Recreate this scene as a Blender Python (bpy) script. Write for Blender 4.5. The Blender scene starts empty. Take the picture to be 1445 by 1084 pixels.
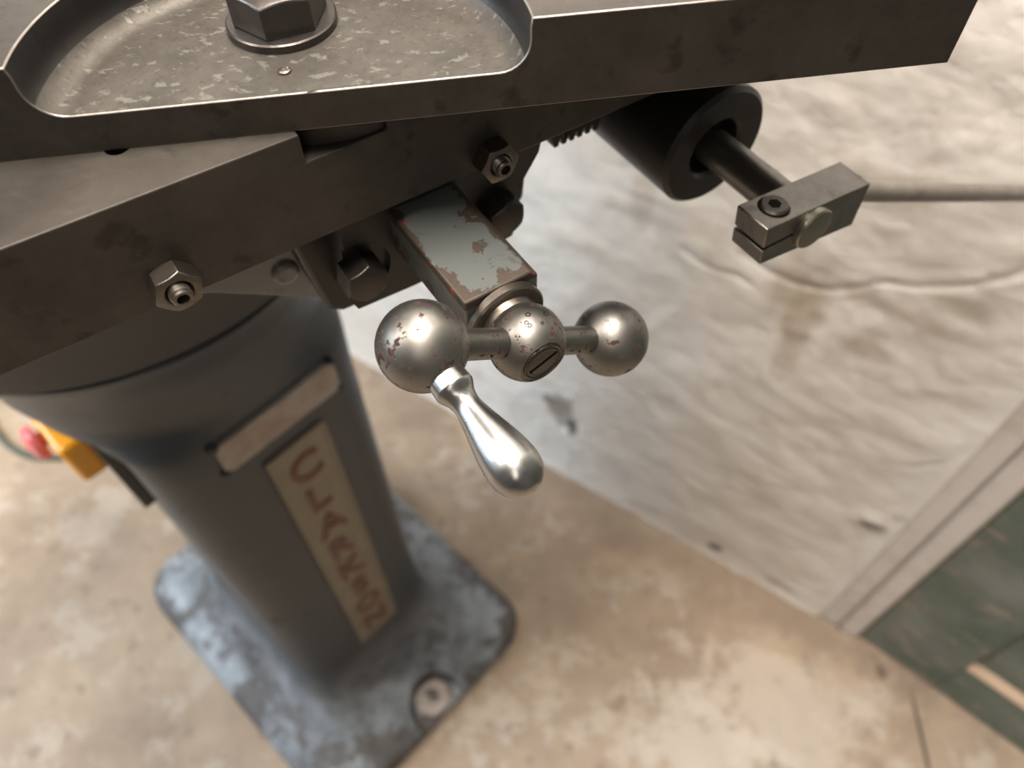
import bpy, bmesh, math, random
from mathutils import Vector as V, Matrix, noise as MN
random.seed(4)
sc = bpy.context.scene
COL = sc.collection

# ------------------------------------------------------------------ camera
cam_d = bpy.data.cameras.new('camera'); cam = bpy.data.objects.new('camera', cam_d); COL.objects.link(cam)
RC = Matrix(((0.999869279, 0.016168649, 0.0), (-0.01322833, 0.81803993, -0.575009291), (-0.009297124, 0.574934125, 0.818146879)))
cam.matrix_world = Matrix.Translation((0, 0, 1.25)) @ RC.to_4x4()
cam_d.sensor_width = 36.0; cam_d.lens = 1100 / 1445 * 36.0
cam_d.clip_start = 0.01; cam_d.clip_end = 50
cam_d.dof.use_dof = True; cam_d.dof.focus_distance = 0.258
cam_d.dof.aperture_fstop = 27.4 / 3.7
sc.camera = cam

# ------------------------------------------------------------------ world, lights, exposure
wd = bpy.data.worlds.new('world'); sc.world = wd; wd.use_nodes = True
wd.node_tree.nodes['Background'].inputs[0].default_value = (0.8, 0.86, 1.0, 1)
wd.node_tree.nodes['Background'].inputs[1].default_value = 0.05
WALL_O = V((0.0957, 0.6802, 0)); WALL_T = V((0.8281, -0.5605, 0)); WALL_N = V((-0.5605, -0.8281, 0))
def Wf(t, d, z): return WALL_O + WALL_T * t + WALL_N * d + V((0, 0, z))
def area(name, loc, target, sx, sy, power, col, spread=None):
    l = bpy.data.lights.new(name, 'AREA'); l.shape = 'RECTANGLE'; l.size = sx; l.size_y = sy
    l.energy = power; l.color = col
    if spread: l.spread = spread
    o = bpy.data.objects.new(name, l); COL.objects.link(o)
    o.location = loc; o.rotation_euler = (V(target) - V(loc)).to_track_quat('-Z', 'Y').to_euler()
    return o
LAMP = area('ceiling_lamp_light', Wf(0.16, 0.36, 2.5), Wf(0.17, 0.39, 0), 0.4, 1.2, 70, (1.0, 0.90, 0.80))
FILL = area('added_fill_light', Wf(1.1, 1.9, 2.5), Wf(0.9, 1.4, 0), 0.3, 1.2, 7, (1.0, 0.90, 0.80))  # added fill behind the camera to lift the wall, not a known fixture
LAMP2 = area('ceiling_lamp_light_2', Wf(-0.95, 1.45, 2.5), Wf(-0.85, 1.3, 0), 0.3, 1.2, 34, (1.0, 0.90, 0.80))
WIN = area('window_light', Wf(-2.25, 2.0, 1.6), Wf(0, 0.5, 0.9), 1.2, 1.3, 85, (0.74, 0.87, 1.0))
sc.view_settings.view_transform = 'Standard'; sc.view_settings.look = 'None'
sc.view_settings.gamma = 1.0; sc.view_settings.use_curve_mapping = False
sc.view_settings.exposure = 0.12

# ------------------------------------------------------------------ frames
UP = V((0, 0, 1))
TA = V((-0.137626, 0.152581, 1.1)); TS = V((0.844715, 0.535217, 0)); TN = V((0.535217, -0.844715, 0))
PA = V((-0.150853, 0.188867, 1.1)); PU = V((0.98982, 0.142326, 0)); PM = V((0.142326, -0.98982, 0))
BC = V((-0.2947, 0.4389, 0)); A46 = math.radians(46)
BX = V((math.cos(A46), math.sin(A46), 0)); BY = V((-math.sin(A46), math.cos(A46), 0))
def Tf(s, n, z): return TA + TS * s + TN * n + UP * z
def Pf(u, m, z): return PA + PU * u + PM * m + UP * z
def Bf(x, y, z): return BC + BX * x + BY * y + UP * z
HUB = V((0.005363, 0.170126, 1.033442))

# ------------------------------------------------------------------ materials
class NT:
    def __init__(s, name):
        s.m = bpy.data.materials.new(name); s.m.use_nodes = True
        s.t = s.m.node_tree; s.N = s.t.nodes; s.b = s.N['Principled BSDF']
        s.tc = s.N.new('ShaderNodeTexCoord'); s.co = s.tc.outputs['Object']
    def lk(s, a, b): s.t.links.new(a, b)
    def put(s, sock, v):
        if isinstance(v, (int, float)): sock.default_value = v
        elif isinstance(v, (tuple, list)): sock.default_value = tuple(v) + ((1,) if len(v) == 3 and sock.type == 'RGBA' else ())
        else: s.lk(v, sock)
    def scale(s, v, co=None):
        n = s.N.new('ShaderNodeMapping'); n.inputs['Scale'].default_value = v; s.lk(co or s.co, n.inputs['Vector']); return n.outputs[0]
    def noise(s, sc, det=6, ro=0.6, co=None, dist=0.0, loc=None):
        n = s.N.new('ShaderNodeTexNoise'); n.inputs['Scale'].default_value = sc; n.inputs['Detail'].default_value = det
        n.inputs['Roughness'].default_value = ro; n.inputs['Distortion'].default_value = dist
        c = co or s.co
        if loc:
            mp = s.N.new('ShaderNodeMapping'); mp.inputs['Location'].default_value = loc; s.lk(c, mp.inputs['Vector']); c = mp.outputs[0]
        s.lk(c, n.inputs['Vector']); return n.outputs['Fac']
    def vor(s, sc, co=None, feat='F1'):
        n = s.N.new('ShaderNodeTexVoronoi'); n.feature = feat; n.inputs['Scale'].default_value = sc; s.lk(co or s.co, n.inputs['Vector']); return n.outputs['Distance']
    def ramp(s, f, stops):
        n = s.N.new('ShaderNodeValToRGB'); s.lk(f, n.inputs[0]); e = n.color_ramp.elements
        while len(e) < len(stops): e.new(0.5)
        for i, (p, c) in enumerate(stops):
            e[i].position = p; e[i].color = (c, c, c, 1) if isinstance(c, (int, float)) else tuple(c) + (1,)
        return n.outputs[0]
    def mix(s, f, a, b):
        n = s.N.new('ShaderNodeMix'); n.data_type = 'RGBA'; s.put(n.inputs[0], f); s.put(n.inputs[6], a); s.put(n.inputs[7], b); return n.outputs[2]
    def math(s, op, a, b=0.0, c=None, clamp=False):
        n = s.N.new('ShaderNodeMath'); n.operation = op; n.use_clamp = clamp; s.put(n.inputs[0], a); s.put(n.inputs[1], b)
        if c is not None: s.put(n.inputs[2], c)
        return n.outputs[0]
    def blob(s, centre, radii, axes=None, soft=0.5, wob=0.5, wsc=20):
        """0..1 stain or painted shade with its own ragged shape about a point of the surface"""
        n = s.N.new('ShaderNodeVectorMath'); n.operation = 'SUBTRACT'; s.lk(s.co, n.inputs[0]); n.inputs[1].default_value = centre
        tot = None
        for ax, r in zip(axes or ((1, 0, 0), (0, 1, 0), (0, 0, 1)), radii):
            d = s.N.new('ShaderNodeVectorMath'); d.operation = 'DOT_PRODUCT'; s.lk(n.outputs[0], d.inputs[0]); d.inputs[1].default_value = tuple(ax)
            q = s.math('POWER', s.math('DIVIDE', s.math('ABSOLUTE', d.outputs['Value']), r), 2.0)
            tot = q if tot is None else s.math('ADD', tot, q)
        w = s.math('MULTIPLY', s.math('SUBTRACT', s.noise(wsc, 5, 0.65), 0.5), wob * 4)
        x = s.math('ADD', s.math('SQRT', tot), w)
        return s.math('DIVIDE', s.math('SUBTRACT', 1.0 + soft / 2, x), soft, clamp=True)
    def bump(s, h, strength=0.3, dist=0.001):
        n = s.N.new('ShaderNodeBump'); n.inputs['Strength'].default_value = strength; n.inputs['Distance'].default_value = dist
        s.lk(h, n.inputs['Height']); s.lk(n.outputs[0], s.b.inputs['Normal']); return n
    def out(s, col=None, rough=None, metal=None, spec=None, coat=None):
        if col is not None: s.put(s.b.inputs['Base Color'], col)
        if rough is not None: s.put(s.b.inputs['Roughness'], rough)
        if metal is not None: s.put(s.b.inputs['Metallic'], metal)
        if spec is not None: s.put(s.b.inputs['Specular IOR Level'], spec)
        if coat is not None: s.put(s.b.inputs['Coat Weight'], coat)
        return s.m

def m_table(name, lo, hi, rough=0.42, metal=0.8, spots=0.55):
    n = NT(name)
    base = n.mix(n.ramp(n.noise(35, 8, 0.7), [(0.3, 0), (0.7, 1)]), lo, hi)
    grain = n.noise(400, 3, 0.6)
    base = n.mix(n.math('MULTIPLY', grain, 0.25), base, (0.02, 0.017, 0.014))
    sp = n.ramp(n.noise(75, 4, 0.55, loc=(3, 1, 2)), [(0.6, 0), (0.68, 1)])
    base = n.mix(n.math('MULTIPLY', sp, spots), base, (0.018, 0.012, 0.009))
    n.bump(n.math('ADD', grain, n.math('MULTIPLY', n.noise(90, 5, 0.7), 0.8)), 0.25, 0.0004)
    r = n.math('ADD', n.math('MULTIPLY', n.noise(60, 5, 0.7), 0.25), rough - 0.12)
    return n.out(base, r, metal)
M = {}
M['table'] = m_table('dark_table_steel', (0.046, 0.039, 0.032), (0.088, 0.077, 0.065), 0.47, 0.5)
M['plate'] = m_table('swivel_plate_steel', (0.046, 0.039, 0.033), (0.088, 0.077, 0.066), 0.47, 0.5)
M['dark'] = m_table('blackened_steel_and_shade', (0.018, 0.017, 0.016), (0.032, 0.03, 0.028), 0.4, 0.5, 0.3)
M['nut'] = m_table('dull_nut_steel', (0.14, 0.12, 0.10), (0.25, 0.22, 0.19), 0.38, 0.95, 0.3)
M['lever'] = m_table('lever_steel', (0.14, 0.128, 0.115), (0.24, 0.22, 0.2), 0.36, 0.9, 0.35)
M['rod'] = m_table('rod_steel', (0.25, 0.22, 0.195), (0.36, 0.32, 0.29), 0.45, 0.7, 0.25)
M['bracket_bolt'] = m_table('dark_bolt_steel', (0.05, 0.044, 0.038), (0.09, 0.08, 0.07), 0.4, 0.8, 0.3)  # darker steel for the two bracket bolts
M['cap'] = m_table('nickel_cap', (0.22, 0.20, 0.165), (0.34, 0.315, 0.26), 0.34, 0.95, 0.15)
M['edge'] = m_table('bright_worn_edge', (0.30, 0.27, 0.24), (0.42, 0.38, 0.34), 0.42, 0.9, 0.2)
M['bolt'] = m_table('bolt_steel', (0.08, 0.072, 0.066), (0.14, 0.128, 0.118), 0.36, 0.9, 0.2)
# pocket floor: pitted casting skin with pale flakes
n = NT('pitted_casting_skin')
c = n.mix(n.ramp(n.noise(60, 8, 0.75), [(0.3, 0), (0.7, 1)]), (0.05, 0.045, 0.038), (0.10, 0.09, 0.077))
fl = n.ramp(n.noise(230, 6, 0.65, co=n.scale((0.8, 1.25, 1))), [(0.58, 0), (0.63, 1)])
c = n.mix(n.math('MULTIPLY', fl, 0.5), c, (0.21, 0.205, 0.18))
pt = n.ramp(n.noise(420, 4, 0.6), [(0.56, 0), (0.66, 1)])
c = n.mix(n.math('MULTIPLY', pt, 0.5), c, (0.04, 0.035, 0.03))
n.bump(n.math('ADD', n.noise(300, 5, 0.7), n.math('MULTIPLY', fl, 0.4)), 0.4, 0.0004)
M['pocket'] = n.out(c, 0.5, 0.55)
# polished, rust-specked steel of the ball crank
def m_ball(name, thr, seed, dim=1.0):
    n = NT(name)
    base = n.mix(n.noise(40, 6, 0.6), (0.18 * dim, 0.17 * dim, 0.155 * dim), (0.32 * dim, 0.307 * dim, 0.285 * dim))
    msk = n.math('MULTIPLY', n.ramp(n.noise(55, 2, 0.5, loc=seed), [(0.42, 0), (0.6, 1)]), 0.09)
    ru = n.ramp(n.math('ADD', n.noise(330, 5, 0.6, loc=seed), msk), [(thr, 0), (thr + 0.025, 1)])
    c = n.mix(ru, base, (0.032, 0.010, 0.007))
    dk = n.ramp(n.noise(150, 5, 0.65, loc=(7, 3, 1)), [(0.58, 0), (0.72, 1)])
    c = n.mix(n.math('MULTIPLY', dk, 0.35), c, (0.10, 0.085, 0.07))
    n.bump(n.math('SUBTRACT', n.math('MULTIPLY', n.noise(500, 3, 0.5), 0.5), ru), 0.22, 0.00025)
    r = n.math('ADD', n.math('MULTIPLY', ru, 0.35), n.math('ADD', 0.36, n.math('MULTIPLY', n.noise(120, 4, 0.6), 0.14)))
    return n.out(c, r, n.math('SUBTRACT', 1.0, n.math('MULTIPLY', ru, 0.9)))
M['ball'] = m_ball('worn_polished_steel', 0.618, (1.3, 2.1, 0.4), 0.95)
M['ball2'] = m_ball('worn_polished_steel_browned', 0.665, (4.2, 0.3, 2.2), 0.85)
n = NT('bright_polished_grip')
c = n.mix(n.noise(60, 5, 0.6), (0.32, 0.317, 0.31), (0.43, 0.425, 0.415))
n.bump(n.noise(700, 3, 0.5, co=n.scale((1, 1, 1))), 0.08, 0.0002)
M['grip'] = n.out(c, n.math('ADD', 0.22, n.math('MULTIPLY', n.noise(90, 4, 0.6), 0.14)), 1.0)
# chipped grey paint over brown primer
def m_chip(name, paint, thr):
    n = NT(name)
    w = n.noise(42, 9, 0.68, loc=(0.31, 0.77, 0.12))
    dt = n.N.new('ShaderNodeVectorMath'); dt.operation = 'DOT_PRODUCT'; n.lk(n.co, dt.inputs[0]); dt.inputs[1].default_value = tuple(TS)
    dn = n.N.new('ShaderNodeVectorMath'); dn.operation = 'DOT_PRODUCT'; n.lk(n.co, dn.inputs[0]); dn.inputs[1].default_value = tuple(TN)
    eg = n.math('MULTIPLY', n.math('SUBTRACT', n.math('DIVIDE', n.math('ABSOLUTE', dt.outputs['Value']), 0.0152), 0.62, clamp=True), 0.5)
    ef = n.math('MULTIPLY', n.math('SUBTRACT', dn.outputs['Value'], 0.030, clamp=True), 20.0)
    dz = n.N.new('ShaderNodeSeparateXYZ'); n.lk(n.co, dz.inputs[0])
    up_ = n.math('GREATER_THAN', dz.outputs[2], hwz - 0.004)
    w = n.math('ADD', w, n.math('MULTIPLY', n.math('ADD', eg, ef), up_))
    ch = n.ramp(w, [(thr, 0), (thr + 0.012, 1)])
    pc = n.mix(n.noise(30, 5, 0.6), paint, tuple(x * 0.82 for x in paint))
    pc = n.mix(n.math('MULTIPLY', n.ramp(n.noise(160, 4, 0.6), [(0.62, 0), (0.67, 1)]), 0.7), pc, (0.06, 0.05, 0.04))
    br = n.mix(n.noise(150, 5, 0.7), (0.028, 0.018, 0.013), (0.08, 0.06, 0.046))
    c = n.mix(ch, pc, br)
    red = n.ramp(n.noise(210, 2, 0.5, loc=(5, 5, 1)), [(0.70, 0), (0.72, 1)])
    c = n.mix(n.math('MULTIPLY', red, ch), c, (0.35, 0.03, 0.03))
    n.bump(n.math('SUBTRACT', n.math('MULTIPLY', n.noise(300, 4, 0.6), 0.2), ch), 0.5, 0.0004)
    return n.out(c, n.math('ADD', 0.42, n.math('MULTIPLY', ch, 0.12)), n.math('MULTIPLY', ch, 0.35))
hwz = 0.0152
M['chip'] = m_chip('chipped_grey_paint', (0.09, 0.099, 0.095), 0.535)
def m_paint(name, col, rough, dirt, coat=0.0, dsc=30):
    n = NT(name)
    c = n.mix(n.noise(9, 6, 0.6), col, tuple(x * 0.75 for x in col))
    d = n.ramp(n.noise(dsc, 7, 0.7, loc=(2, 9, 4)), [(0.56, 0), (0.66, 1)])
    c = n.mix(n.math('MULTIPLY', d, dirt), c, (0.035, 0.028, 0.022))
    n.bump(n.noise(60, 4, 0.5), 0.08, 0.001)
    return n.out(c, rough, 0.0, coat=coat)
M['paint'] = m_paint('grey_machine_paint', (0.105, 0.112, 0.118), 0.42, 0.35)
M['drum'] = m_paint('dark_grey_paint', (0.045, 0.045, 0.046), 0.45, 0.25)
M['gloss'] = m_paint('glossy_grey_paint', (0.2, 0.2, 0.195), 0.16, 0.8, 0.4, 45)
M['bracket'] = m_paint('black_painted_casting', (0.018, 0.0165, 0.015), 0.42, 0.3)
# pedestal casting: grey paint, rubbed bare and rusty on the foot, with painted window sheen
n = NT('pedestal_paint')
c = n.mix(n.noise(7, 6, 0.6), (0.048, 0.056, 0.064), (0.035, 0.041, 0.047))
sep = n.N.new('ShaderNodeSeparateXYZ'); n.lk(n.co, sep.inputs[0])
geo = n.N.new('ShaderNodeNewGeometry'); gp = n.N.new('ShaderNodeSeparateXYZ'); n.lk(geo.outputs['Position'], gp.inputs[0])
foot = n.math('SUBTRACT', 1.2, n.math('DIVIDE', gp.outputs[2], 0.14), clamp=True)
wear = n.ramp(n.math('ADD', n.noise(16, 8, 0.72), n.math('MULTIPLY', foot, 0.14)), [(0.6, 0), (0.68, 1)])
foot_sheen = n.ramp(n.noise(13, 7, 0.7, loc=(4, 4, 4)), [(0.28, 0), (0.62, 1)])
c = n.mix(n.math('MULTIPLY', n.math('MULTIPLY', foot_sheen, foot), 0.8), c, (0.40, 0.44, 0.475))  # pale blue-grey on the foot paints in the window's reflection
c = n.mix(n.math('MULTIPLY', wear, n.math('MULTIPLY_ADD', foot, 0.7, 0.15)), c, (0.055, 0.04, 0.032))
n.bump(n.noise(40, 6, 0.6), 0.15, 0.002)
M['pedestal'] = n.out(c, n.math('ADD', 0.42, n.math('MULTIPLY', wear, 0.2)), 0.0)
# plaster wall
n = NT('lumpy_white_plaster')
AX = (tuple(WALL_T), (0, 0, 1))
c = n.mix(n.ramp(n.noise(3.2, 6, 0.6), [(0.35, 0), (0.65, 1)]), (0.84, 0.81, 0.765), (0.76, 0.725, 0.67))
c = n.mix(n.math('MULTIPLY', n.ramp(n.noise(11, 7, 0.7, loc=(1, 6, 2)), [(0.55, 0), (0.75, 1)]), 0.45), c, (0.40, 0.32, 0.23))
def stain(t, z, rt, rz, col, amt, soft=0.8, wob=0.5, wsc=22):
    global c
    p = Wf(t, 0, z)
    b = n.blob(tuple(p), (rt, rz), AX, soft, wob, wsc)
    c = n.mix(n.math('MULTIPLY', b, amt), c, col)
stain(0.262, 0.60, 0.016, 0.075, (0.34, 0.245, 0.14), 0.55)
stain(0.235, 0.635, 0.02, 0.045, (0.36, 0.27, 0.16), 0.5)
stain(0.345, 0.665, 0.07, 0.012, (0.36, 0.28, 0.19), 0.5)
stain(0.33, 0.60, 0.03, 0.012, (0.36, 0.27, 0.17), 0.5)
stain(0.385, 0.70, 0.028, 0.012, (0.36, 0.28, 0.18), 0.4)
stain(0.06, 0.68, 0.012, 0.05, (0.45, 0.37, 0.29), 0.35)
stain(0.28, 0.80, 0.04, 0.01, (0.42, 0.34, 0.26), 0.4)
stain(-0.02, 0.19, 0.022, 0.04, (0.20, 0.17, 0.14), 0.75, 0.5, 0.6, 40)
stain(0.0, 0.155, 0.012, 0.02, (0.10, 0.085, 0.07), 0.9, 0.4, 0.5, 50)
stain(-0.045, 0.2, 0.01, 0.012, (0.14, 0.11, 0.09), 0.8, 0.4, 0.5, 50)
stain(0.285, 0.035, 0.012, 0.010, (0.07, 0.065, 0.06), 0.9, 0.4)
stain(0.405, 0.028, 0.03, 0.007, (0.20, 0.13, 0.09), 0.6, 0.6)
stain(0.45, 0.31, 0.016, 0.009, (0.12, 0.11, 0.10), 0.8, 0.5)
flk = n.math('ADD', n.ramp(n.noise(13, 8, 0.66, dist=0.3, loc=(2, 4, 1)), [(0.5, 0), (0.525, 1)]), n.ramp(n.noise(27, 7, 0.66, loc=(8, 1, 3)), [(0.56, 0), (0.58, 1)]))
c = n.mix(n.math('MULTIPLY', flk, 0.12), c, (0.62, 0.55, 0.46))
n.bump(n.math('ADD', n.math('ADD', n.math('MULTIPLY', flk, 0.22), n.noise(16, 7, 0.62, dist=0.4)), n.math('MULTIPLY', n.noise(60, 5, 0.6), 0.5)), 0.34, 0.007)
M['plaster'] = n.out(c, 0.7, 0.0, 0.3)
n = NT('plain_room_plaster'); M['room'] = n.out(n.mix(n.noise(2, 5, 0.6), (0.12, 0.115, 0.105), (0.10, 0.095, 0.09)), 0.8)
# floor: worn concrete
n = NT('worn_concrete_floor')
c = n.mix(n.ramp(n.noise(4.5, 8, 0.68), [(0.36, 0), (0.62, 1)]), (0.26, 0.195, 0.14), (0.41, 0.32, 0.23))
c = n.mix(n.math('MULTIPLY', n.ramp(n.noise(9, 9, 0.74, loc=(3, 1, 0)), [(0.52, 0), (0.58, 1)]), 0.55), c, (0.48, 0.42, 0.35))
c = n.mix(n.math('MULTIPLY', n.ramp(n.noise(30, 4, 0.5, loc=(9, 2, 0)), [(0.60, 0), (0.68, 1)]), 0.6), c, (0.20, 0.145, 0.11))
c = n.mix(n.math('MULTIPLY', n.ramp(n.noise(3.2, 5, 0.6, loc=(5, 7, 0)), [(0.55, 0), (0.68, 1)]), 0.55), c, (0.23, 0.18, 0.14))
def fblob(x, y, rx, ry, ax, col, amt, soft=0.5, wob=0.3, wsc=30):
    global c
    a0 = V((math.cos(ax), math.sin(ax), 0)); b0 = V((-a0.y, a0.x, 0))
    c = n.mix(n.math('MULTIPLY', n.blob((x, y, 0), (rx, ry), (tuple(a0), tuple(b0)), soft, wob, wsc), amt), c, col)
fblob(0.40, 0.27, 0.14, 0.07, -0.5, (0.54, 0.475, 0.40), 0.6, 0.6, 1.0, 17)
fblob(0.27, 0.21, 0.10, 0.06, -0.5, (0.54, 0.48, 0.42), 0.6, 0.6, 1.0, 17)
fblob(0.565, 0.322, 0.008, 0.012, 0, (0.10, 0.06, 0.04), 0.9, 0.6)
fblob(0.5975, 0.225, 0.075, 0.0028, math.radians(86), (0.045, 0.035, 0.03), 0.95, 0.5, 0.12, 30)
fblob(0.25, 0.545, 0.45, 0.05, -0.595, (0.22, 0.165, 0.12), 0.6, 0.8, 0.7, 9)  # soft shadow of the machine along the wall, painted into the floor colour
n.bump(n.noise(45, 8, 0.65), 0.35, 0.004)
M['floor'] = n.out(c, n.math('ADD', 0.42, n.math('MULTIPLY', n.noise(8, 5, 0.6), 0.25)), 0.0, 0.4)
n = NT('white_trim_paint')
c = n.mix(n.ramp(n.noise(18, 6, 0.65), [(0.5, 0), (0.75, 1)]), (0.68, 0.63, 0.585), (0.52, 0.46, 0.40))
n.bump(n.noise(30, 5, 0.6), 0.3, 0.003); M['trim'] = n.out(c, 0.5)
# worn green door paint
n = NT('worn_green_paint')
c = n.mix(n.ramp(n.noise(6, 6, 0.65), [(0.35, 0), (0.65, 1)]), (0.055, 0.095, 0.065), (0.15, 0.165, 0.14))
pl = n.ramp(n.noise(15, 8, 0.7, co=n.scale((1, 1, 2.2))), [(0.55, 0), (0.62, 1)])
c = n.mix(n.math('MULTIPLY', pl, 0.7), c, (0.30, 0.235, 0.185))
c = n.mix(n.math('MULTIPLY', n.ramp(n.noise(9, 5, 0.6, loc=(2, 2, 8)), [(0.5, 0), (0.7, 1)]), 0.5), c, (0.25, 0.26, 0.24))
n.bump(pl, 0.4, 0.002); M['door'] = n.out(c, 0.42)
n = NT('bare_worn_wood'); M['wood'] = n.out(n.mix(n.noise(30, 6, 0.6), (0.5, 0.36, 0.25), (0.42, 0.29, 0.2)), 0.6)
n = NT('aged_cream_enamel')
c = n.mix(n.ramp(n.noise(22, 6, 0.65), [(0.4, 0), (0.7, 1)]), (0.25, 0.208, 0.145), (0.19, 0.152, 0.103)); M['cream'] = n.out(c, 0.4)
n = NT('scuffed_data_plate')
c = n.mix(n.ramp(n.noise(30, 6, 0.7), [(0.42, 0), (0.65, 1)]), (0.33, 0.30, 0.27), (0.25, 0.18, 0.155)); M['plate_alu'] = n.out(c, 0.4, 0.35)
n = NT('faded_red_enamel'); M['red'] = n.out(n.mix(n.noise(40, 4, 0.6), (0.12, 0.022, 0.018), (0.17, 0.075, 0.05)), 0.45)
n = NT('yellow_plastic'); M['yellow'] = n.out(n.mix(n.noise(20, 3, 0.5), (0.95, 0.36, 0.01), (1.0, 0.45, 0.02)), 0.3)
n = NT('red_plastic'); M['pink'] = n.out(n.mix(n.noise(20, 3, 0.5), (0.9, 0.16, 0.17), (0.85, 0.22, 0.22)), 0.3)
n = NT('green_cable_rubber'); M['cable'] = n.out(n.mix(n.noise(20, 3, 0.5), (0.05, 0.06, 0.045), (0.07, 0.08, 0.06)), 0.5)
n = NT('black_void'); M['hole'] = n.out(n.mix(n.noise(90, 3, 0.5), (0.004, 0.004, 0.004), (0.008, 0.007, 0.006)), 0.9, spec=0.05)

# ------------------------------------------------------------------ mesh helpers
def wloc(o):
    p = V(o.location)
    while o.parent: o = o.parent; p += V(o.location)
    return p
def finish(name, bm, mat, parent=None, bevel=0.0, ang=35, seg=2, smooth=True, origin=None, keep=False):
    bmesh.ops.remove_doubles(bm, verts=bm.verts[:], dist=1e-6)
    bmesh.ops.recalc_face_normals(bm, faces=bm.faces[:])
    if keep: ctr = V((0, 0, 0))
    elif origin is not None: ctr = V(origin)
    else:
        ctr = V((0, 0, 0))
        for v in bm.verts: ctr += v.co
        ctr /= max(1, len(bm.verts))
    for v in bm.verts: v.co -= ctr
    me = bpy.data.meshes.new(name); bm.to_mesh(me); bm.free()
    for p in me.polygons: p.use_smooth = smooth
    if smooth: me.set_sharp_from_angle(angle=math.radians(ang))
    for mm in (mat if isinstance(mat, (list, tuple)) else [mat]): me.materials.append(mm)
    o = bpy.data.objects.new(name, me); COL.objects.link(o)
    o.parent = parent; o.location = ctr - (wloc(parent) if parent else V((0, 0, 0)))
    if bevel:
        b = o.modifiers.new('edge', 'BEVEL'); b.width = bevel; b.segments = seg; b.limit_method = 'ANGLE'; b.angle_limit = math.radians(ang)
    return o
def boxes(bm, f, lo, hi):
    vs = [bm.verts.new(f(*(hi[k] if i >> k & 1 else lo[k] for k in range(3)))) for i in range(8)]
    for q in ((0, 1, 3, 2), (4, 6, 7, 5), (0, 4, 5, 1), (2, 3, 7, 6), (0, 2, 6, 4), (1, 5, 7, 3)): bm.faces.new([vs[i] for i in q])
def prism(bm, f, poly, order, lo, hi):
    """poly is given in two local axes; order names where they and the depth go, e.g. 'ab.' depth third"""
    def co(p, d):
        r = [0, 0, 0]; r[order.index('a')] = p[0]; r[order.index('b')] = p[1]; r[order.index('.')] = d; return f(*r)
    A = [bm.verts.new(co(p, lo)) for p in poly]; B = [bm.verts.new(co(p, hi)) for p in poly]
    bm.faces.new(A); bm.faces.new(B[::-1])
    for i in range(len(poly)): j = (i + 1) % len(poly); bm.faces.new((A[i], A[j], B[j], B[i]))
def basis(ax, ref=None):
    ax = V(ax).normalized(); r = V(ref) if ref else (UP if abs(ax.z) < 0.9 else V((1, 0, 0)))
    x = (r - ax * r.dot(ax)).normalized(); return ax, x, ax.cross(x)
def lathe(bm, o, ax, prof, seg=40, ref=None, rfun=None):
    ax, x, y = basis(ax, ref); o = V(o); rings = []
    for t, r in prof:
        if r < 1e-7: rings.append([bm.verts.new(o + ax * t)])
        else: rings.append([bm.verts.new(o + ax * t + (x * math.cos(2 * math.pi * k / seg) + y * math.sin(2 * math.pi * k / seg)) * r) for k in range(seg)])
    for a, b in zip(rings, rings[1:]):
        for k in range(seg):
            l = (k + 1) % seg
            if len(a) == 1: bm.faces.new((a[0], b[l], b[k]))
            elif len(b) == 1: bm.faces.new((a[k], a[l], b[0]))
            else: bm.faces.new((a[k], a[l], b[l], b[k]))
    if len(rings[0]) > 1: bm.faces.new(rings[0][::-1])
    if len(rings[-1]) > 1: bm.faces.new(rings[-1])
def sphere_prof(r, t0=-1.0, t1=1.0, n=24):
    out = []
    for k in range(n + 1):
        a = math.acos(t0) + (math.acos(t1) - math.acos(t0)) * k / n
        out.append((r * math.cos(a), max(0.0, r * math.sin(a))))
    return out
def hexa(bm, o, ax, af, h, ref=None, both=False, chk=0.96, seg=72, rot=0.0):
    """hexagon head with the turned chamfer of a real nut"""
    ax, x, y = basis(ax, ref); o = V(o); rin = af / 2 * chk; tn = math.tan(math.radians(30))
    def hr(a): a = (a + math.pi / 6) % (math.pi / 3) - math.pi / 6; return af / 2 / math.cos(a)
    def ring(fn): return [bm.verts.new(o + ax * fn(a)[1] + (x * math.cos(a + rot) + y * math.sin(a + rot)) * fn(a)[0]) for a in (2 * math.pi * k / seg for k in range(seg))]
    rs = []
    if both: rs.append(ring(lambda a: (rin, 0)))
    rs.append(ring(lambda a: (hr(a), (hr(a) - rin) * tn if both else 0)))
    rs.append(ring(lambda a: (hr(a), h - (hr(a) - rin) * tn))); rs.append(ring(lambda a: (rin, h)))
    for a, b in zip(rs, rs[1:]):
        for k in range(seg): l = (k + 1) % seg; bm.faces.new((a[k], a[l], b[l], b[k]))
    bm.faces.new(rs[0][::-1]); bm.faces.new(rs[-1])
def spline(pts, n=6):
    out = []
    for i in range(len(pts) - 1):
        p0 = pts[max(0, i - 1)]; p1 = pts[i]; p2 = pts[i + 1]; p3 = pts[min(len(pts) - 1, i + 2)]
        for k in range(n):
            t = k / n
            out.append(tuple(0.5 * (2 * b + (c_ - a) * t + (2 * a - 5 * b + 4 * c_ - d) * t * t + (3 * b - a - 3 * c_ + d) * t ** 3) for a, b, c_, d in zip(p0, p1, p2, p3)))
    out.append(tuple(pts[-1])); return out
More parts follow.
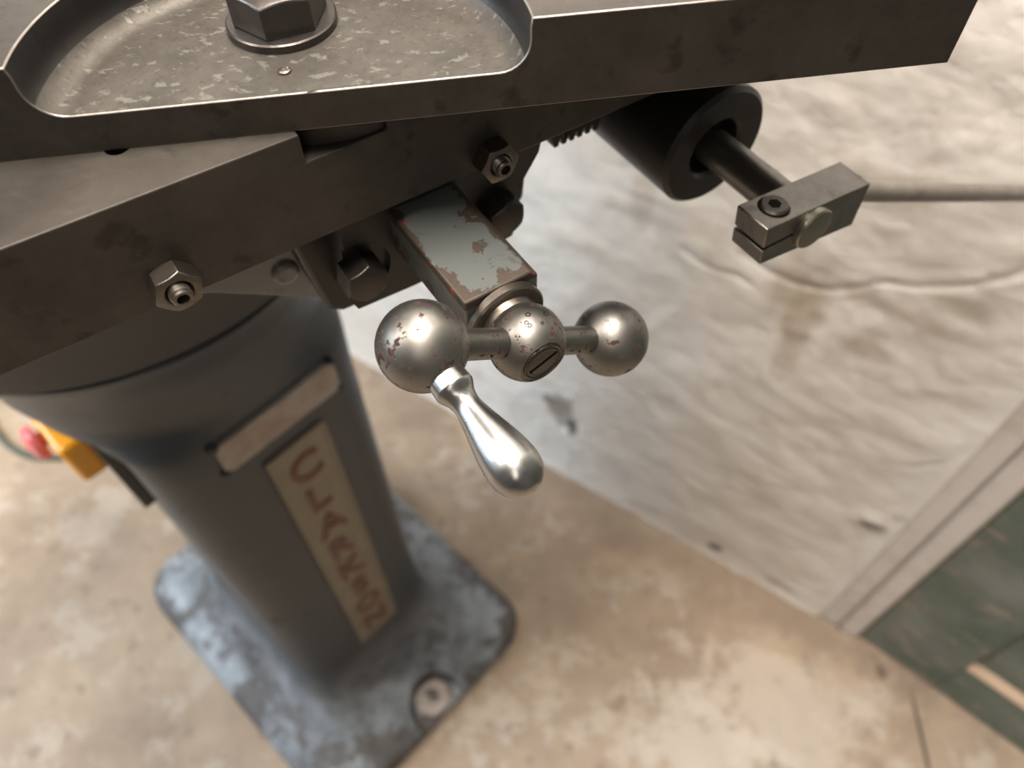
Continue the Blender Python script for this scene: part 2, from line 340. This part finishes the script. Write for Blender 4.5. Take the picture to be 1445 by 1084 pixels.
def tube(bm, pts, r, seg=16):
    pts = [V(p) for p in pts]; rings = []; x = None
    for i, p in enumerate(pts):
        d = (pts[min(i + 1, len(pts) - 1)] - pts[max(i - 1, 0)]).normalized()
        if x is None: x = basis(d)[1]
        x = (x - d * x.dot(d)).normalized(); y = d.cross(x)
        rings.append([bm.verts.new(p + (x * math.cos(2 * math.pi * k / seg) + y * math.sin(2 * math.pi * k / seg)) * r) for k in range(seg)])
    for a, b in zip(rings, rings[1:]):
        for k in range(seg): l = (k + 1) % seg; bm.faces.new((a[k], a[l], b[l], b[k]))
    bm.faces.new(rings[0][::-1]); bm.faces.new(rings[-1])
def cut(bm, cutters):
    """bm minus each cutter (a function filling a bmesh); returns a new bmesh"""
    def tmp(b):
        bmesh.ops.recalc_face_normals(b, faces=b.faces[:]); me = bpy.data.meshes.new('tmp'); b.to_mesh(me); b.free()
        o = bpy.data.objects.new('tmp', me); COL.objects.link(o); return o
    o = tmp(bm); cs = []
    for fn in cutters:
        b = bmesh.new(); fn(b); c_ = tmp(b); cs.append(c_)
        md = o.modifiers.new('b', 'BOOLEAN'); md.operation = 'DIFFERENCE'; md.solver = 'EXACT'; md.object = c_
    dg = bpy.context.evaluated_depsgraph_get(); dg.update()
    out = bmesh.new(); ev = o.evaluated_get(dg); out.from_mesh(ev.to_mesh()); ev.to_mesh_clear()
    for q in [o] + cs:
        me = q.data; bpy.data.objects.remove(q); bpy.data.meshes.remove(me)
    return out
def tag(o, label=None, cat=None, group=None, kind=None):
    for k, v in (('label', label), ('category', cat), ('group', group), ('kind', kind)):
        if v: o[k] = v
    return o
NB = bmesh.new

# ------------------------------------------------------------------ the room
bm = NB()
vs = [bm.verts.new(Wf(t, d, 0)) for t, d in ((-2.3, -0.05), (2.0, -0.05), (2.0, 3.3), (-2.3, 3.3))]; bm.faces.new(vs)
tag(finish('floor', bm, M['floor'], keep=True), 'worn beige concrete floor with pale patches, brown stains and a painted shadow by the wall', 'floor', kind='structure')
# plaster wall with real lumps
bm = NB()
ts = [-2.3, -1.8, -1.3, -1.0, -0.8] + [-0.6, -0.5, -0.4, -0.35] + [-0.3 + 0.0038 * i for i in range(206)]
zs = [0.0038 * i for i in range(316)] + [1.25, 1.4, 1.7, 2.0, 2.4, 2.75]
CR = [[(0.116, 0.631), (0.148, 0.621), (0.199, 0.62)], [(0.174, 0.652), (0.212, 0.646), (0.246, 0.648), (0.271, 0.654), (0.309, 0.688), (0.358, 0.709), (0.385, 0.732), (0.408, 0.764)],
      [(-0.084, 0.218), (-0.045, 0.239), (0.003, 0.247), (0.012, 0.172), (-0.018, 0.13)], [(0.407, 0.045), (0.449, 0.058), (0.475, 0.058)], [(0.44, 0.45), (0.465, 0.495), (0.476, 0.537)], [(0.02, 0.9), (0.1, 0.86), (0.16, 0.87)]]
def seg_d(t, z):
    best = 9.0
    for pl in CR:
        for (a0, b0), (a1, b1) in zip(pl, pl[1:]):
            dx, dz = a1 - a0, b1 - b0; k = max(0, min(1, ((t - a0) * dx + (z - b0) * dz) / (dx * dx + dz * dz)))
            best = min(best, math.hypot(t - a0 - k * dx, z - b0 - k * dz))
    return best
def relief(t, z):
    p = V((t, z, 0.3))
    h = MN.fractal(p * 7, 1.0, 2.1, 4) * 0.0022 + MN.fractal(V((t * 18 + 4, z * 24, 1.7)), 0.9, 2.0, 3) * 0.0016
    rg = 1 - abs(MN.noise(V((t * 9 + 1, z * 6 + 3, 5)))) * 4
    h += max(0, rg) * 0.0014
    for (ct, cz, r, d) in ((-0.01, 0.17, 0.035, 0.006), (0.45, 0.31, 0.02, -0.007), (0.465, 0.285, 0.02, 0.007)):
        q = math.hypot(t - ct, z - cz) / r
        h -= d * math.exp(-q * q)
    if z < 1.0 and t > -0.12: h -= 0.003 * math.exp(-(seg_d(t + MN.noise(V((t * 30, z * 30, 2))) * 0.006, z + MN.noise(V((t * 30, z * 30, 7))) * 0.006) / 0.003) ** 2)
    if t > 0.44: h *= max(0.0, (0.48 - t) / 0.04)
    return h
grid = [[bm.verts.new(Wf(t, relief(t, z) + 0.005 * math.exp(-z / 0.02) * (t < 0.475), z)) for z in zs] for t in ts]
for i in range(len(ts) - 1):
    for j in range(len(zs) - 1): bm.faces.new((grid[i][j], grid[i + 1][j], grid[i + 1][j + 1], grid[i][j + 1]))
tag(finish('wall_back', bm, M['plaster'], keep=True, ang=180), 'lumpy off-white plaster wall with brown stains behind the machine', 'wall', kind='structure')
bm = NB(); boxes(bm, Wf, (0.56, -0.12, 2.1), (2.0, 0.0, 2.75)); boxes(bm, Wf, (1.5, -0.12, 0), (2.0, 0.0, 2.1))
tag(finish('wall_right', bm, M['room'], keep=True), 'plaster around the green door', 'wall', kind='structure')
bm = NB(); boxes(bm, Wf, (2.0, 0, 0), (2.1, 3.3, 2.75))
tag(finish('wall_end', bm, M['room'], keep=True), 'plain plaster end wall past the green door', 'wall', kind='structure')
bm = NB(); boxes(bm, Wf, (-2.3, 3.3, 0), (2.0, 3.4, 2.75))
tag(finish('wall_front', bm, M['room'], keep=True), 'plain plaster wall behind the viewer', 'wall', kind='structure')
bm = NB()
boxes(bm, Wf, (-2.4, 0, 0), (-2.3, 3.3, 0.85)); boxes(bm, Wf, (-2.4, 0, 2.25), (-2.3, 3.3, 2.75)); boxes(bm, Wf, (-2.4, 0, 0.85), (-2.3, 1.3, 2.25)); boxes(bm, Wf, (-2.4, 2.7, 0.85), (-2.3, 3.3, 2.25))
tag(finish('wall_left', bm, M['room'], keep=True), 'plaster wall with the window opening', 'wall', kind='structure')
bm = NB(); boxes(bm, Wf, (-2.4, -0.1, 2.75), (2.1, 3.4, 2.85))
tag(finish('ceiling', bm, M['room'], keep=True), 'plain plaster ceiling of the workshop', 'ceiling', kind='structure')
# door trim: two boards with a joint, then the green panelled door
bm = NB(); boxes(bm, Wf, (0.478, -0.06, 0), (0.5085, 0.003, 2.12))
t1 = tag(finish('trim_1', bm, M['trim'], bevel=0.005, seg=3), 'off-white painted door frame beside the green door', 'trim', kind='structure')
bm = NB(); boxes(bm, Wf, (0.5095, -0.06, 0), (0.540, 0.006, 2.12)); finish('frame_board', bm, M['trim'], t1, 0.006, seg=3)
DA = math.radians(8)
DT = WALL_T * math.cos(DA) + WALL_N * math.sin(DA); DN = WALL_N * math.cos(DA) - WALL_T * math.sin(DA); DO = Wf(0.5415, -0.002, 0)
def Df(t, d, z): return DO + DT * t + DN * d + UP * z
dr = bpy.data.objects.new('door_1', None); COL.objects.link(dr); dr.location = DO
tag(dr, 'green painted panelled door with worn patches, lower right', 'door', kind='structure')
for nm, lo, hi in (('stile', (0, -0.04, 0.004), (0.122, 0, 2.05)), ('stile', (0.78, -0.04, 0.004), (0.9, 0, 2.05)), ('bottom_rail', (0.122, -0.04, 0.004), (0.78, -0.0005, 0.112)),
                   ('middle_rail', (0.122, -0.04, 0.95), (0.78, -0.0005, 1.1)), ('top_rail', (0.122, -0.04, 1.93), (0.78, -0.0005, 2.05)), ('panel', (0.122, -0.03, 0.112), (0.78, -0.014, 0.95)), ('panel', (0.122, -0.03, 1.1), (0.78, -0.014, 1.93))):
    bm = NB(); boxes(bm, Df, lo, hi); finish(nm, bm, M['door'], dr, 0.002)
bm = NB(); prism(bm, Df, [(-0.0145, 0.1115), (-0.0145, 0.117), (0.0002, 0.1125), (0.0002, 0.108)], '.ab', 0.1225, 0.7795)
finish('worn_ledge', bm, M['wood'], dr)

# ------------------------------------------------------------------ the machine
mac = bpy.data.objects.new('tool_grinder', None); COL.objects.link(mac); mac.location = BC
tag(mac, 'old grey pedestal tool grinder with dark steel table and ball crank', 'machine')

# pedestal casting: foot, column and flared round head lofted as one
def rr(hx, hy, r, a):
    """distance from the axis to a rounded rectangle in direction a"""
    dx, dy = math.cos(a), math.sin(a); lo, hi = 0.0, 2.0
    for _ in range(32):
        m_ = (lo + hi) / 2; x = abs(dx * m_) - (hx - r); y = abs(dy * m_) - (hy - r)
        d = math.hypot(max(x, 0), max(y, 0)) + min(max(x, y), 0) - r
        if d > 0: hi = m_
        else: lo = m_
    return lo
SEG = 128
prof = [(0.0, .196, .253, .055, 0), (0.022, .197, .254, .055, 0), (0.032, .194, .251, .055, 0), (0.038, .187, .244, .055, 0), (0.046, .168, .222, .052, 0), (0.058, .148, .197, .05, 0),
        (0.076, .130, .173, .048, 0), (0.10, .117, .155, .045, 0), (0.13, .109, .143, .043, 0), (0.17, .105, .137, .042, 0), (0.3, .1025, .135, .042, 0), (0.70, .1025, .135, .042, 0),
        (0.728, .104, .135, .042, 0.05), (0.742, .110, .135, .045, 0.35), (0.752, .12, .135, .05, 0.8), (0.762, .137, .137, .137, 1), (0.775, .140, .14, .14, 1), (0.80, .1425, .1425, .14, 1), (0.82, .149, .149, .14, 1),
        (0.84, .1575, .1575, .15, 1), (0.855, .1655, .1655, .16, 1), (0.8595, .1668, .1668, .16, 1), (0.8625, .164, .164, .16, 1), (0.8626, .148, .148, .14, 1), (0.8828, .148, .148, .14, 1)]
bm = NB(); rings = []
for z, hx, hy, r, circ in prof:
    ring = []
    for k in range(SEG):
        a = 2 * math.pi * k / SEG; d = rr(hx, hy, r, a) * (1 - circ) + (max(hx, 0.137 if circ < 1 else hx)) * circ
        ring.append(bm.verts.new(Bf(d * math.cos(a), d * math.sin(a), z)))
    rings.append(ring)
for a, b in zip(rings, rings[1:]):
    for k in range(SEG): l = (k + 1) % SEG; bm.faces.new((a[k], a[l], b[l], b[k]))
bm.faces.new(rings[0][::-1]); bm.faces.new(rings[-1])
bm = cut(bm, [lambda b: lathe(b, Bf(0.008, -0.243, 0.0235), UP, [(0, 0.038), (0.012, 0.044), (0.2, 0.049)], 48)])
ped = finish('pedestal', bm, M['pedestal'], mac, ang=50)
ped['label'] = 'grey painted pedestal with flared round head and worn square foot'
bm = NB(); lathe(bm, Bf(0.008, -0.2245, 0.0235), UP, [(0, 0.027), (0.005, 0.027), (0.0058, 0.026), (0.0058, 0.0)], 40); finish('foot_washer', bm, M['rod'], ped)
bm = NB(); hexa(bm, Bf(0.008, -0.2245, 0.0292), UP, 0.018, 0.009); lathe(bm, Bf(0.008, -0.2245, 0.038), UP, [(0, .005), (.005, .005), (.005, 0)], 20); finish('foot_bolt', bm, M['bolt'], ped)
# name strip with stacked raised letters, and the data plate above it
FY = -0.1352
bm = NB(); boxes(bm, Bf, (-0.0225, FY - 0.0025, 0.170), (0.041, FY, 0.668)); strip = finish('name_strip', bm, M['cream'], mac, 0.0008)
strip['label'] = 'cream enamel strip with red letters down the column'
bm = NB()
for x0, x1, z0, z1 in ((-0.0225, 0.041, 0.170, 0.1735), (-0.0225, 0.041, 0.6645, 0.668), (-0.0225, -0.0195, 0.1735, 0.6645), (0.038, 0.041, 0.1735, 0.6645)):
    boxes(bm, Bf, (x0, FY - 0.0036, z0), (x1, FY - 0.0022, z1))
finish('border', bm, M['cream'], strip)
LET = 'CLARKSON'; ph_ = (0.655 - 0.185) / len(LET)
rot = Matrix((BX, UP, -BY)).transposed()
for i, ch in enumerate(LET):
    cu = bpy.data.curves.new('letter', 'FONT'); cu.body = ch; cu.size = 0.052; cu.extrude = 0.0008; cu.align_x = 'CENTER'; cu.align_y = 'CENTER'; cu.offset = 0.0011
    to = bpy.data.objects.new('tmp', cu); COL.objects.link(to)
    dg = bpy.context.evaluated_depsgraph_get(); ev = to.evaluated_get(dg); b = NB(); b.from_mesh(ev.to_mesh()); ev.to_mesh_clear()
    bpy.data.objects.remove(to); bpy.data.curves.remove(cu)
    cx = (min(v.co.x for v in b.verts) + max(v.co.x for v in b.verts)) / 2; cy = (min(v.co.y for v in b.verts) + max(v.co.y for v in b.verts)) / 2
    hh = max(v.co.y for v in b.verts) - min(v.co.y for v in b.verts); ww = max(v.co.x for v in b.verts) - min(v.co.x for v in b.verts)
    o0 = Bf(0.0092, FY - 0.0032, 0.655 - ph_ * (i + 0.5))
    for v in b.verts: v.co = o0 + rot @ V(((v.co.x - cx) * min(0.95, 0.035 / ww), (v.co.y - cy) * 0.043 / hh, v.co.z))
    finish('letter', b, M['red'], strip, smooth=False)
bm = NB(); cc = 0.006; x0, x1, z0, z1 = -0.0515, 0.0665, 0.694, 0.7315
prism(bm, Bf, [(x0 + cc, z0), (x1 - cc, z0), (x1, z0 + cc), (x1, z1 - cc), (x1 - cc, z1), (x0 + cc, z1), (x0, z1 - cc), (x0, z0 + cc)], 'a.b', FY - 0.004, FY + 0.003)
dp = finish('data_plate', bm, M['plate_alu'], mac, 0.0006)
for x in (x0, x1):
    for z in (z0, z1):
        bm = NB(); lathe(bm, Bf(x, FY + 0.002, z), -BY, [(0, .0042), (.003, .0042), (.005, .003), (.0058, 0)], 16); finish('pin', bm, M['dark'], dp)

# round turntable drum and the saddle under the table
bm = NB(); lathe(bm, Bf(0, 0, 0.883), UP, [(0, .146), (0, .1832), (.0004, .1836), (.165, .1836), (.169, .1785), (.169, 0)], 128)
finish('turntable', bm, M['drum'], mac, ang=50)
bm = NB()
prism(bm, Tf, [(-0.08, -0.0425), (0.19, -0.0425), (0.19, -0.14), (0.095, -0.125), (0.0855, -0.1178), (0.048, -0.0915), (-0.01, -0.06), (-0.08, -0.055)], 'a.b', -0.15, -0.047)
lathe(bm, Tf(0.078, -0.049, -0.096), TN, [(0, .006), (.004, .006), (.005, .0045), (.005, 0)], 24)
finish('saddle', bm, M['gloss'], mac, 0.003, 25, 3)

# lower table slab
bm = NB(); boxes(bm, Tf, (-0.26, -0.42, -0.042), (0.31, 0.0, 0.0))
bm = cut(bm, [lambda b: boxes(b, Tf, (0.0875, -0.09, -0.0105), (0.1165, 0.02, 0.02)), lambda b: lathe(b, Tf(0.0395, -0.0255, -0.012), UP, [(0, .0036), (.03, .0036)], 32)])
tab = finish('lower_table', bm, M['table'], mac, 0.0006)
tab['label'] = 'long flat dark steel table slab'
bm = NB(); lathe(bm, Tf(0.112, -0.0415, -0.0102), UP, [(0, .040), (.0101, .040)], 96); finish('swivel_boss', bm, M['table'], tab)
bm = NB(); lathe(bm, Tf(0.0395, -0.0255, -0.0119), UP, [(0, .0035), (.001, .0035)], 24); finish('hole_bottom', bm, M['hole'], tab)
for (s_, z_, rt) in ((0.0355, -0.0327, 0.22), (0.1551, -0.0372, 0.02)):
    bm = NB(); hexa(bm, Tf(s_, 0.0, z_), TN, 0.0142, 0.0075, UP, True, 0.97, rot=rt)
    bm = cut(bm, [lambda b: lathe(b, Tf(s_, -0.01, z_), TN, [(0, .0039), (.0165, .0039), (.0185, .0055)], 32)])
    nt = finish('lock_nut', bm, M['nut'], tab, 0.0003)
    bm = NB(); pr = [(-0.01, .0036)]
    for k in range(7): pr += [(0.001 + k * .00125, .0037), (0.0016 + k * .00125, .0032)]
    pr += [(.0100, .0033), (.0106, .0028), (.0106, .0020), (.0070, .0020), (.0070, 0)]
    lathe(bm, Tf(s_, 0, z_), TN, pr, 32); finish('set_screw', bm, M['nut'], tab, ang=25)

# swivelling upper plate with the half-round milled pocket
bm = NB(); boxes(bm, Pf, (-0.36, -0.26, 0.0), (0.2985, 0.0, 0.029))
R0 = 0.0715; rf = 0.0095
pk = [(0, 0.0001)] + [(0, R0 - rf)] + [(rf - rf * math.cos(k * math.pi / 16), R0 - rf + rf * math.sin(k * math.pi / 16)) for k in range(1, 9)] + [(0.0135, R0), (0.03, R0 + 0.003)]
bm = cut(bm, [lambda b: lathe(b, Pf(0.088, 0.0005, 0.0127), UP, pk, 160)])
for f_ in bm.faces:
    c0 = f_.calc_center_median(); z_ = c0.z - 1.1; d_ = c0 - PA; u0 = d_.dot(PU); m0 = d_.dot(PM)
    f_.material_index = (1 if z_ < 0.0175 else 2) if (0.0122 < z_ < 0.0288 and math.hypot(u0 - 0.088, m0) < 0.074 and m0 < -0.0004) else 0  # pocket walls take the black steel, which paints in their shade
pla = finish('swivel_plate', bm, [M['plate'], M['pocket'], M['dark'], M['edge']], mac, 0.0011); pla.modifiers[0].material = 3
pla['label'] = 'thick upper steel plate with half-round pocket'
bw = Pf(0.0857, -0.0385, 0.0127)
bm = NB(); lathe(bm, bw, UP, [(0, .0175), (.0024, .0175), (.0028, .0170), (.0028, 0)], 64); finish('washer', bm, M['bolt'], pla)
bm = NB(); hexa(bm, bw + UP * 0.0028, UP, 0.0262, 0.0110, PU, rot=math.radians(-106 + 31)); finish('hex_bolt', bm, M['bolt'], pla, 0.0004)
bm = NB(); lathe(bm, Pf(0.0865, -0.0117, 0.0127), UP, [(0, .0021), (.0007, .0020), (.0010, .0015), (.0004, .0010), (.0004, 0)], 20); finish('drilled_dimple', bm, M['nut'], pla)

# feed bracket under the table with its two bolts
bm = NB()
prism(bm, Tf, [(0.0945, -0.0425), (0.0945, -0.06), (0.0920, -0.088), (0.0945, -0.0945), (0.1188, -0.0958), (0.15, -0.096), (0.170, -0.0935), (0.1746, -0.0824), (0.1756, -0.0655), (0.1832, -0.0545), (0.186, -0.0425)], 'a.b', -0.024, -0.009)
bm = cut(bm, [lambda b, q=q: lathe(b, Tf(q, -0.0115, -0.0745), TN, [(0, .0138), (.01, .0138)], 40) for q in (0.0985, 0.1622)])
br = finish('feed_bracket', bm, M['bracket'], mac, 0.0012)
bm = NB(); prism(bm, Tf, [(0.0775, -0.0425), (0.0815, -0.074), (0.0860, -0.104), (0.092, -0.1085), (0.12, -0.110), (0.17, -0.108), (0.186, -0.09), (0.19, -0.0425)], 'a.b', -0.06, -0.0235)
finish('bracket_body', bm, M['bracket'], br, 0.002)
for q, rt in ((0.0982, 0.3), (0.1622, 0.45)):
    bm = NB(); hexa(bm, Tf(q, -0.0115, -0.0738), TN, 0.0158, 0.0118, UP, rot=rt); finish('bolt', bm, M['bracket_bolt'], br, 0.0004)
# toothed rack glimpsed behind the bracket
bm = NB()
for k in range(6):
    q = 0.198 + k * 0.0042; prism(bm, Tf, [(q, -0.0425), (q + .0042, -0.0425), (q + .0042, -0.0625), (q + .0032, -0.0665), (q + .0012, -0.0665), (q, -0.0625)], 'a.b', -0.05, -0.02)
finish('rack', bm, M['dark'], mac)

# square screw block with chipped paint and thrust collar
S0, N0, Z0 = 0.1302, 0.0617, -0.0666
hw = 0.0152
bm = NB(); prism(bm, Tf, [(S0 - hw, Z0 + hw), (S0 + hw - 0.003, Z0 + hw), (S0 + hw, Z0 + hw - 0.003), (S0 + hw, Z0 - 0.006), (S0 + hw * 0.7, Z0 - hw), (S0 - hw * 0.7, Z0 - hw), (S0 - hw, Z0 - 0.004)], 'a.b', -0.024, N0 - 0.0155)
blk = finish('screw_block', bm, M['chip'], mac, 0.0008, origin=Tf(S0, 0.011, Z0))
blk['label'] = 'square block with chipped grey paint'
bm = NB(); ro = Tf(S0 + 0.0, 0, Z0); lathe(bm, Tf(S0, N0 - 0.0157, Z0), TN, [(0, .0135), (.0008, .0155), (.0036, .0155), (.0042, .0148), (.0042, .0115), (.008, .0105)], 64); finish('thrust_collar', bm, M['nut'], blk)

# ball crank
ck = finish('crank_hub', (lambda b: (lathe(b, HUB, TN, [(t, r) for t, r in sphere_prof(.0141, -0.82, 0.735, 40)] + [(.01030, .0090), (.01005, .0089), (.01005, .0081), (.0103, .0080), (.0103, 0)], 64), b)[1])(NB()), M['ball2'], mac, ang=40)
ck['label'] = 'polished ball crank with three steel balls and tapered grip'
PH = math.radians(33); CD = TS * math.cos(PH) - UP * math.sin(PH)
LB = HUB - CD * 0.0466; RB = HUB + CD * 0.0478
bm = NB(); lathe(bm, LB, CD, sphere_prof(.01475, -1, 1, 40), 64); finish('ball', bm, M['ball'], ck)
bm = NB(); lathe(bm, RB, CD, sphere_prof(.0150, -1, 1, 40), 64); finish('ball', bm, M['ball2'], ck)
for o0, d0, l0 in ((HUB, -CD, 0.0345), (HUB, CD, 0.0355)):
    bm = NB(); lathe(bm, o0 + d0 * 0.010, d0, [(0, .0054), (l0 - 0.010, .0054)], 40); finish('arm', bm, M['ball2'], ck)
GT = Tf(0.130176 - 0.0466 * math.cos(PH), N0, Z0 + 0.0466 * math.sin(PH)) + TS * 0.0032 + TN * 0.0483 - UP * 0.0098
GD = (GT - LB).normalized()
gp_ = spline([(.0115, .0061), (.0165, .0065), (.0182, .0064), (.0212, .0049), (.0245, .0044), (.029, .0051), (.0345, .0064), (.040, .0076), (.0455, .0084), (.0495, .0084), (.0535, .0070), (.0562, .0043), (.0572, .0018)], 6) + [(.0575, 0)]
bm = NB(); lathe(bm, LB, GD, gp_, 56); finish('grip', bm, M['grip'], ck, ang=60)
bm = NB(); lathe(bm, HUB + TN * 0.0100, TN, [(0, .0080), (.0006, .0080), (.0008, .0076), (.0005, .0068), (.0007, .0062), (.0005, .0056), (.0006, .0050), (.0006, 0)], 56); finish('hub_screw', bm, M['bolt'], ck)
# screw slot across the hub face, and stamped marks on its crown
bm = NB(); ax_, hx_, hy_ = basis(TN, TS); sd = (TS * 0.94 + UP * 0.34).normalized(); sn = TN.cross(sd)
boxes(bm, lambda x, y, z: HUB + sd * x + sn * y + TN * z, (-.0062, -.0007, .0102), (.0062, .0007, .01065)); finish('screw_slot', bm, M['hole'], ck)
def on_ball(ctr, r, dx, dy):
    d = (RC @ V((dx, dy, math.sqrt(max(0.05, 1 - dx * dx - dy * dy))))); return ctr + d * r, d
for dx, dy, w_ in ((-0.02, 0.42, .0008), (0.06, 0.35, .0008), (0.02, 0.62, .0010), (0.46, 0.66, .0012), (0.36, 0.42, .0007)):
    p_, d_ = on_ball(HUB, .0141, dx, dy); bm = NB(); lathe(bm, p_ - d_ * .0002, d_, [(0, w_), (.0003, w_), (.00035, w_ * .6), (.0001, w_ * .5), (.0001, 0)], 14); finish('stamped_mark', bm, M['dark'], ck)

# locking lever: bearing, shaft, split clamp and rod
KS, KZ = 0.2633, -0.0732
bm = NB(); lathe(bm, Tf(KS, -0.14, KZ), TN, [(0, .0285), (.1512, .0285), (.1532, .0265), (.1532, .0150), (.1515, .0135), (.140, .0130), (.140, 0)], 72)
brg = finish('lever_bearing', bm, M['dark'], mac, ang=30); brg['label'] = 'black round bearing housing'
bm = NB(); lathe(bm, Tf(KS, -0.005, KZ), TN, [(0, .0082), (.060, .0082), (.060, .0)], 48); finish('lever_shaft', bm, M['lever'], brg)
bm = NB(); lathe(bm, Tf(KS, 0.0702, KZ - 0.001), TN, [(0, .0094), (.0026, .0094), (.0034, .0088), (.0036, .0070), (.0036, .0)], 56); shaft_cap = bm
cp = [(0.2356, -0.0619), (0.2958, -0.0675), (0.2962, -0.091), (0.2384, -0.0826)]
bm = NB(); prism(bm, Tf, cp, 'a.b', 0.0535, 0.0704)
bm = cut(bm, [lambda b: prism(b, Tf, [(0.22, -0.0722), (0.2633, -0.0737), (0.2633, -0.0755), (0.22, -0.0742)], 'a.b', 0.04, 0.08),
              lambda b: lathe(b, Tf(0.248, 0.0614, -0.0655), UP, [(0, .0062), (.01, .0062)], 32)])
cl = finish('lever_clamp', bm, M['lever'], mac, 0.0006); cl['label'] = 'split steel clamp block with socket screw and rod'
bm = NB(); lathe(bm, Tf(0.248, 0.0614, -0.0660), UP, [(0, .0058), (.0038, .0058), (.0046, .0050), (.0046, .0028)], 40)
hx0 = Tf(0.248, 0.0614, -0.0660); r1 = []; r2 = []
for k in range(6):
    a = k * math.pi / 3; off = V((math.cos(a), math.sin(a), 0)) * .0027
    r1.append(bm.verts.new(hx0 + off + UP * .00462)); r2.append(bm.verts.new(hx0 + off + UP * .0018))
finish('socket_screw', bm, M['bolt'], cl)
finish('shaft_cap', shaft_cap, M['cap'], cl)
bm = NB()
lathe(bm, hx0 + UP * 0.0038, UP, [(0, .00279), (.00085, .00279)], 6)
finish('hex_socket', bm, M['hole'], cl)
rod = [Tf(*p) for p in spline([(.285, .062, -.0775), (.3, .062, -.0805), (.312, .062, -.0855), (.33, .062, -.0945), (.40, .062, -.129), (.50, .062, -.178), (.60, .062, -.227)], 8)]
bm = NB(); tube(bm, rod, .0049, 24); finish('lever_rod', bm, M['rod'], cl)

# emergency stop box on the column's side
bm = NB(); boxes(bm, Bf, (-0.140, 0.050, 0.555), (-0.112, 0.115, 0.615)); es = finish('stop_switch', bm, M['yellow'], mac, 0.006, seg=3)
es['label'] = 'yellow switch box with red mushroom button'
bm = NB(); lathe(bm, Bf(-0.140, 0.094, 0.598), -BX, [(0, .008), (.004, .008), (.004, .018), (.008, .0195), (.013, .018), (.017, .011), (.0185, 0)], 40); finish('mushroom_button', bm, M['pink'], es)
bm = NB(); boxes(bm, Bf, (-0.114, -0.05, 0.60), (-0.1015, 0.11, 0.74)); finish('mounting_plate', bm, M['drum'], mac, 0.002)

# cable trailing over the floor, far left
pts = spline([(-1.3, 0.95, .006), (-1.1, 0.87, .006), (-0.99, 0.80, .006), (-0.94, 0.755, .006), (-0.88, 0.728, .006), (-0.78, 0.735, .006), (-0.6, 0.80, .006), (-0.45, 0.83, .006)], 8)
bm = NB(); tube(bm, pts, .006, 12)
cb = finish('power_cable', bm, M['cable'], None); tag(cb, 'thin dark green cable lying on the concrete floor at far left', 'cable')
